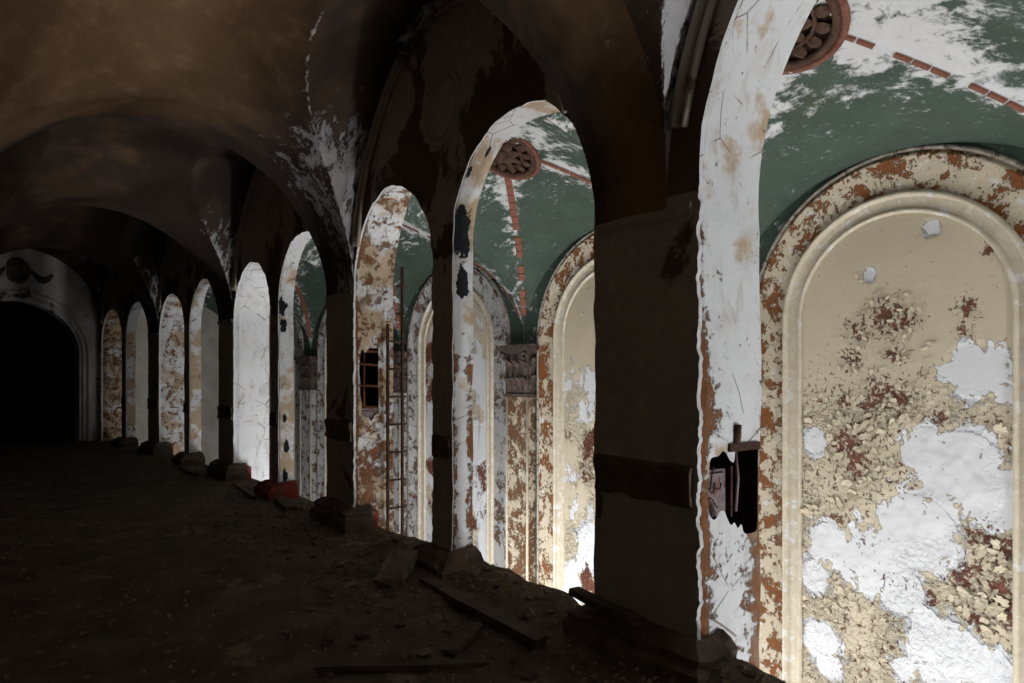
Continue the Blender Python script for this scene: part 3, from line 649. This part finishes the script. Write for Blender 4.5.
# rosettes: backing disc, ring mouldings, two rows of leaves and a boss
def rosette(k):
    c = C0 + PIT * k; h, g = hall_h(0, 0); r = 0.165 * D
    p = F(c, VC, h - 0.012); e = 0.02
    nrm = Vector((-TILT * 1.25, 0, -1)).normalized(); nrm.rotate(Euler((0, 0, heading(c)))); z = nrm; x = Vector((0, 1, 0)).cross(z).normalized(); y = z.cross(x)
    Mx = Matrix.Translation(p) @ Matrix((x, y, z)).transposed().to_4x4()
    def part(nm, vs, fs, mat):
        return link(nm, mesh(nm, [Mx @ Vector(v) for v in vs], fs), mat, ceil_hall)
    vs = [(0, 0, -0.02)] + [(r * 1.0 * math.cos(a), r * math.sin(a), -0.02) for a in np.linspace(0, 2 * math.pi, 33)[:-1]]
    part('rosette_disc', vs, [(0, i + 1, (i + 1) % 32 + 1) for i in range(32)], M['void'])
    for rr, tr, m in ((1.14, 0.034, 'medalring'), (1.0, 0.042, 'medal'), (0.62, 0.018, 'medal')):
        v, f = tube([(r * rr * math.cos(a), r * rr * math.sin(a), 0.01) for a in np.linspace(0, 2 * math.pi, 41)[:-1]], tr, 8, True); part('rosette_ring', v, f, M[m])
    for (n, r0, r1, wd, zz) in ((14, 0.60, 0.95, 0.13, 0.02), (9, 0.16, 0.60, 0.15, 0.04)):
        for i in range(n):
            a = 2 * math.pi * i / n; vs = []
            for j in range(5):
                t = j / 4; rad = (r0 + (r1 - r0) * t) * r; ww = wd * r * math.sin(math.pi * (0.12 + 0.8 * t))
                for q in (-1, 0, 1): vs.append((rad * math.cos(a) - q * ww * math.sin(a), rad * math.sin(a) + q * ww * math.cos(a), zz + 0.03 * math.sin(math.pi * t) - 0.03 * abs(q)))
            part('rosette_leaf', vs, grid_faces(3, 5), M['medal'])
    vs = []; 
    for j in range(5):
        b = math.pi / 2 * j / 4
        for i in range(14): vs.append((0.16 * r * math.cos(b) * math.cos(i / 14 * 6.2832), 0.16 * r * math.cos(b) * math.sin(i / 14 * 6.2832), 0.02 + 0.10 * r * math.sin(b) * 1.4))
    part('rosette_boss', vs, [(j * 14 + i, j * 14 + (i + 1) % 14, (j + 1) * 14 + (i + 1) % 14, (j + 1) * 14 + i) for j in range(4) for i in range(14)], M['medal'])
for k in range(0, 4): rosette(k)
# ---------------------------------------------------------------- objects
def empty(name, loc, rz=0):
    o = bpy.data.objects.new(name, None); COL.objects.link(o); o.location = loc; o.rotation_euler = (0, 0, rz); o.empty_display_size = 0.1; return o
def local_part(name, root, vs, fs, mat, smooth=False):
    inv = Matrix.LocRotScale(root.location, root.rotation_euler, None).inverted()
    return link(name, mesh(name, [inv @ Vector(v) for v in vs], fs, smooth), mat, root)
# metal box in the broken pocket of the near jamb
root = tag(empty('junction_box', F(J1 + 0.06, 1.085, -0.278)), 'violet grey metal junction box sunk in the broken white arch jamb', 'electrical box')
vs, fs = [], []; box_sv(J1 + 0.03, J1 + 0.11, 1.032, 1.13, -0.272, -0.18, vs, fs); body = local_part('body', root, vs, fs, M['box'])
vs, fs = [], []; box_sv(J1 + 0.024, J1 + 0.03, 1.040, 1.122, -0.265, -0.187, vs, fs); local_part('cover_plate', root, vs, fs, M['box'])
vs, fs = [], []; box_sv(J1 + 0.02, J1 + 0.035, 1.134, 1.14, -0.275, -0.175, vs, fs); local_part('side_flange', root, vs, fs, M['rustdark'])
vs, fs = tube([F(J1 + 0.02, 1.148, -0.265), F(J1 + 0.016, 1.15, -0.2), F(J1 + 0.02, 1.146, -0.135)], 0.004 * D, 8); local_part('conduit', root, vs, fs, M['box'], True)
vs, fs = [], []; box_sv(J1 - 0.006, J1 + 0.05, 1.098, 1.192, -0.143, -0.128, vs, fs); local_part('lintel_plate', root, vs, fs, M['rustdark'])
vs, fs = tube([F(J1 + 0.0, 1.122, -0.128), F(J1 - 0.003, 1.122, -0.092)], 0.009 * D, 8); local_part('pipe_stub', root, vs, fs, M['rustdark'], True)
for q in range(4):
    pts = [F(J1 + 0.018 - 0.012 * math.sin(3 * t), 1.035 + 0.045 * t + 0.006 * q * math.sin(5 * t + q), -0.205 - 0.013 * q + 0.045 * t * (1 if q % 2 else -0.2) + 0.01 * math.sin(9 * t + q)) for t in np.linspace(0, 1, 9)]
    vs, fs = tube(pts, 0.0016 * D, 5); local_part('wire', root, vs, fs, M['rustdark'], True)
# rusty bars in the pocket of the second wide pier
root = tag(empty('window_grille', F(J3 + 0.02, 1.08, -0.19)), 'rusty iron bar grille set in the broken jamb pocket', 'grille')
for h in (0.10, 0.05, -0.03, -0.11, -0.125): 
    vs, fs = tube([F(J3 + 0.008, 1.022, h), F(J3 + 0.008, 1.125, h - 0.006)], 0.005 * D, 6); local_part('bar', root, vs, fs, M['rust'], True)
vs, fs = tube([F(J3 + 0.012, 1.05, -0.19), F(J3 + 0.012, 1.05, 0.13)], 0.004 * D, 6); local_part('upright', root, vs, fs, M['rust'], True)
vs, fs = [], []; box_sv(J3 + 0.004, J3 + 0.012, 1.04, 1.115, -0.165, -0.118, vs, fs); local_part('plate', root, vs, fs, M['box'])
# rusty ladder on the hall edge of the same jamb
root = tag(empty('iron_ladder', F(J3 - 0.03, 1.17, -1.85)), 'rusty iron ladder standing against the hall edge of the jamb', 'ladder')
for l in (1.125, 1.185):
    vs, fs = [], []; box_sv(J3 - 0.040, J3 - 0.028, l - 0.004, l + 0.004, -1.85, 0.42 if l > 1.15 else 0.20, vs, fs); local_part('rail', root, vs, fs, M['rustdark'])
for h in np.arange(-1.65, 0.40, 0.105):
    a = 1.12 if h < 0.2 else 1.16
    vs, fs = tube([F(J3 - 0.034, a, h), F(J3 - 0.034, 1.20, h)], 0.0045 * D, 6); local_part('rung', root, vs, fs, M['rustdark'], True)
# planks and boards lying about
def plank(label, s, l, length, width, thick, rot, tilt=0.0, up=0.0, mat='wood', name='plank', cat='plank', group=None, roll_=0.0, hz=None):
    rnd = random.Random(label); N = 9; vs, fs = [], []
    for i in range(N):
        t = i / (N - 1) - 0.5; wv = 1 + 0.12 * (rnd.random() - 0.5)
        ex = (rnd.uniform(-0.03, 0.05) if i in (0, N - 1) else 0) * (1 if i == 0 else -1)
        for a, b in ((-1, 0), (1, 0), (1, 1), (-1, 1)):
            e2 = rnd.uniform(0, 0.06) * (1 if i == 0 else -1) if i in (0, N - 1) else 0
            vs.append((t * length + ex + e2, a * width / 2 * wv + 0.006 * rnd.random(), b * thick + 0.004 * math.sin(i)))
    for i in range(N - 1):
        for k in range(4): fs.append((i * 4 + k, i * 4 + (k + 1) % 4, i * 4 + 4 + (k + 1) % 4, i * 4 + 4 + k))
    fs.append((0, 3, 2, 1)); fs.append(((N - 1) * 4, (N - 1) * 4 + 1, (N - 1) * 4 + 2, (N - 1) * 4 + 3))
    o = link(name, mesh(name, vs, fs, False), M[mat]); p = F(s, l, hz if hz is not None else floor_h(s, l)); o.location = p + Vector((0, 0, up)); o.rotation_euler = Euler((roll_, tilt, rot)); tag(o, label, cat, group); dr = Vector((math.cos(rot), math.sin(rot), 0)) * length / 2; KEEP.append((p - dr, p + dr, width / 2 + 0.09)); return o
KEEP = []
plank('long dark board lying along the rubble at the arcade foot', 1.38, 0.895, 1.55, 0.11, 0.05, math.radians(88), 0.01, 0.01)
plank('thin weathered lath lying across the dirt floor in front of the arches', 1.20, 0.60, 1.05, 0.05, 0.03, math.radians(-32), 0.0, 0.015, name='lath', cat='lath')
plank('short broken board lying beside the long dark board', 1.27, 0.79, 0.42, 0.10, 0.03, math.radians(35), -0.03, 0.035)
plank('splintered board lying on top of the wide pier plinth', 1.01, 0.962, 0.56, 0.075, 0.04, math.radians(88), -0.04, 0.02, hz=-0.478)
plank('flat dark board beside the red painted mullion plinth', 3.0, 0.95, 0.75, 0.14, 0.05, math.radians(82), 0.0, 0.01)
plank('narrow batten lying beyond the red painted plinth', 3.55, 0.93, 1.5, 0.06, 0.03, math.radians(86), 0.0, 0.01, name='batten', cat='batten')
plank('small batten lying past the white arch reveal', 4.5, 0.90, 1.3, 0.06, 0.03, math.radians(92), 0.0, 0.01, name='batten', cat='batten')
plank('broken plaster slab tilted against the slender mullion plinth', 1.74, 0.86, 0.34, 0.22, 0.06, math.radians(40), -0.45, 0.06, 'rubble', 'plaster_slab', 'plaster slab')
plank('split lath stub lying on bare dirt beside the thin lath', 1.45, 0.56, 0.38, 0.05, 0.03, math.radians(60), -0.05, 0.015, name='lath', cat='lath')
# rubble chunks
cm = []
for q in range(8):
    bm = bmesh.new(); bmesh.ops.create_icosphere(bm, subdivisions=1, radius=0.5); rnd = random.Random(q + 50)
    for v in bm.verts: v.co = Vector((v.co.x * rnd.uniform(0.7, 1.3), v.co.y * rnd.uniform(0.6, 1.1), v.co.z * rnd.uniform(0.35, 0.75)))
    m = bpy.data.meshes.new('rubble_chunk'); bm.to_mesh(m); bm.free(); m.materials.append(M['rubble'] if q < 5 else M['plinth']); cm.append(m)
def seg(p, a, b):
    p = Vector((p.x, p.y)); a = Vector((a.x, a.y)); b = Vector((b.x, b.y)); t_ = max(0, min(1, (p - a).dot(b - a) / (b - a).length_squared)); return (p - a - (b - a) * t_).length
rnd = random.Random(3); n = 0; placed = []
while n < 240:
    s = rnd.uniform(0.55, 4.2); l = 1.06 - abs(rnd.gauss(0, 0.22))
    if l < 0.0 or rnd.random() > (1.2 - 0.22 * s): continue
    inpier = any(abs(s - (P0 + BAY * (q - 1))) < PW + 0.07 or abs(s - (P0 + BAY * (q - 0.5))) < MW + 0.08 for q in range(0, 4))
    if l > 0.90 and inpier: continue
    pp = F(s, l, 0)
    if any((pp - q).length < 0.13 for q in placed) or any(seg(pp, a, b) < wd for a, b, wd in KEEP): continue
    placed.append(pp)
    z = rnd.uniform(0.03, 0.085) * (1.6 if rnd.random() < 0.12 else 1)
    o = bpy.data.objects.new('rubble_chunk', cm[n % 8]); COL.objects.link(o); o.scale = (z, z, z * rnd.uniform(0.6, 1)); o.location = F(s, l, floor_h(s, l)) + Vector((0, 0, z * 0.12)); o.rotation_euler = (rnd.uniform(-0.2, 0.2), rnd.uniform(-0.2, 0.2), rnd.uniform(0, 6.28))
    zone = 'below the wide arch with the junction box' if s < 0.95 else 'between the board topped wide pier and the slender mullion' if s < 1.735 else 'below the arch with the iron ladder' if s < 2.52 else 'along the arcade beyond the iron ladder'
    tone = 'small pale brown plaster lump' if n % 8 < 5 else 'small dark grimy rubble lump'
    tag(o, tone + ' ' + zone, 'rubble', tone + 's ' + zone); n += 1
# fine chips nobody could count
vs, fs = [], []
for q in range(9000):
    s = rnd.uniform(0.4, 6.5); l = rnd.uniform(-0.1, 1.1) if rnd.random() < 0.45 else 1.08 - abs(rnd.gauss(0, 0.2))
    z = rnd.uniform(0.008, 0.03); p = F(s, l, floor_h(s, l)); b = len(vs); a = rnd.uniform(0, 6.28)
    for i in range(3): vs.append(p + Vector((z * math.cos(a + i * 2.1), z * math.sin(a + i * 2.1), -0.004 + rnd.uniform(0, 0.3) * z)))
    vs.append(p + Vector((0, 0, z * rnd.uniform(0.3, 0.9)))); fs += [(b, b + 1, b + 3), (b + 1, b + 2, b + 3), (b + 2, b, b + 3)]
o = link('plaster_chips', mesh('plaster_chips', vs, fs, False), M['rubble'], floor); o['label'] = 'fine plaster chips scattered over the corridor floor'; o['kind'] = 'stuff'
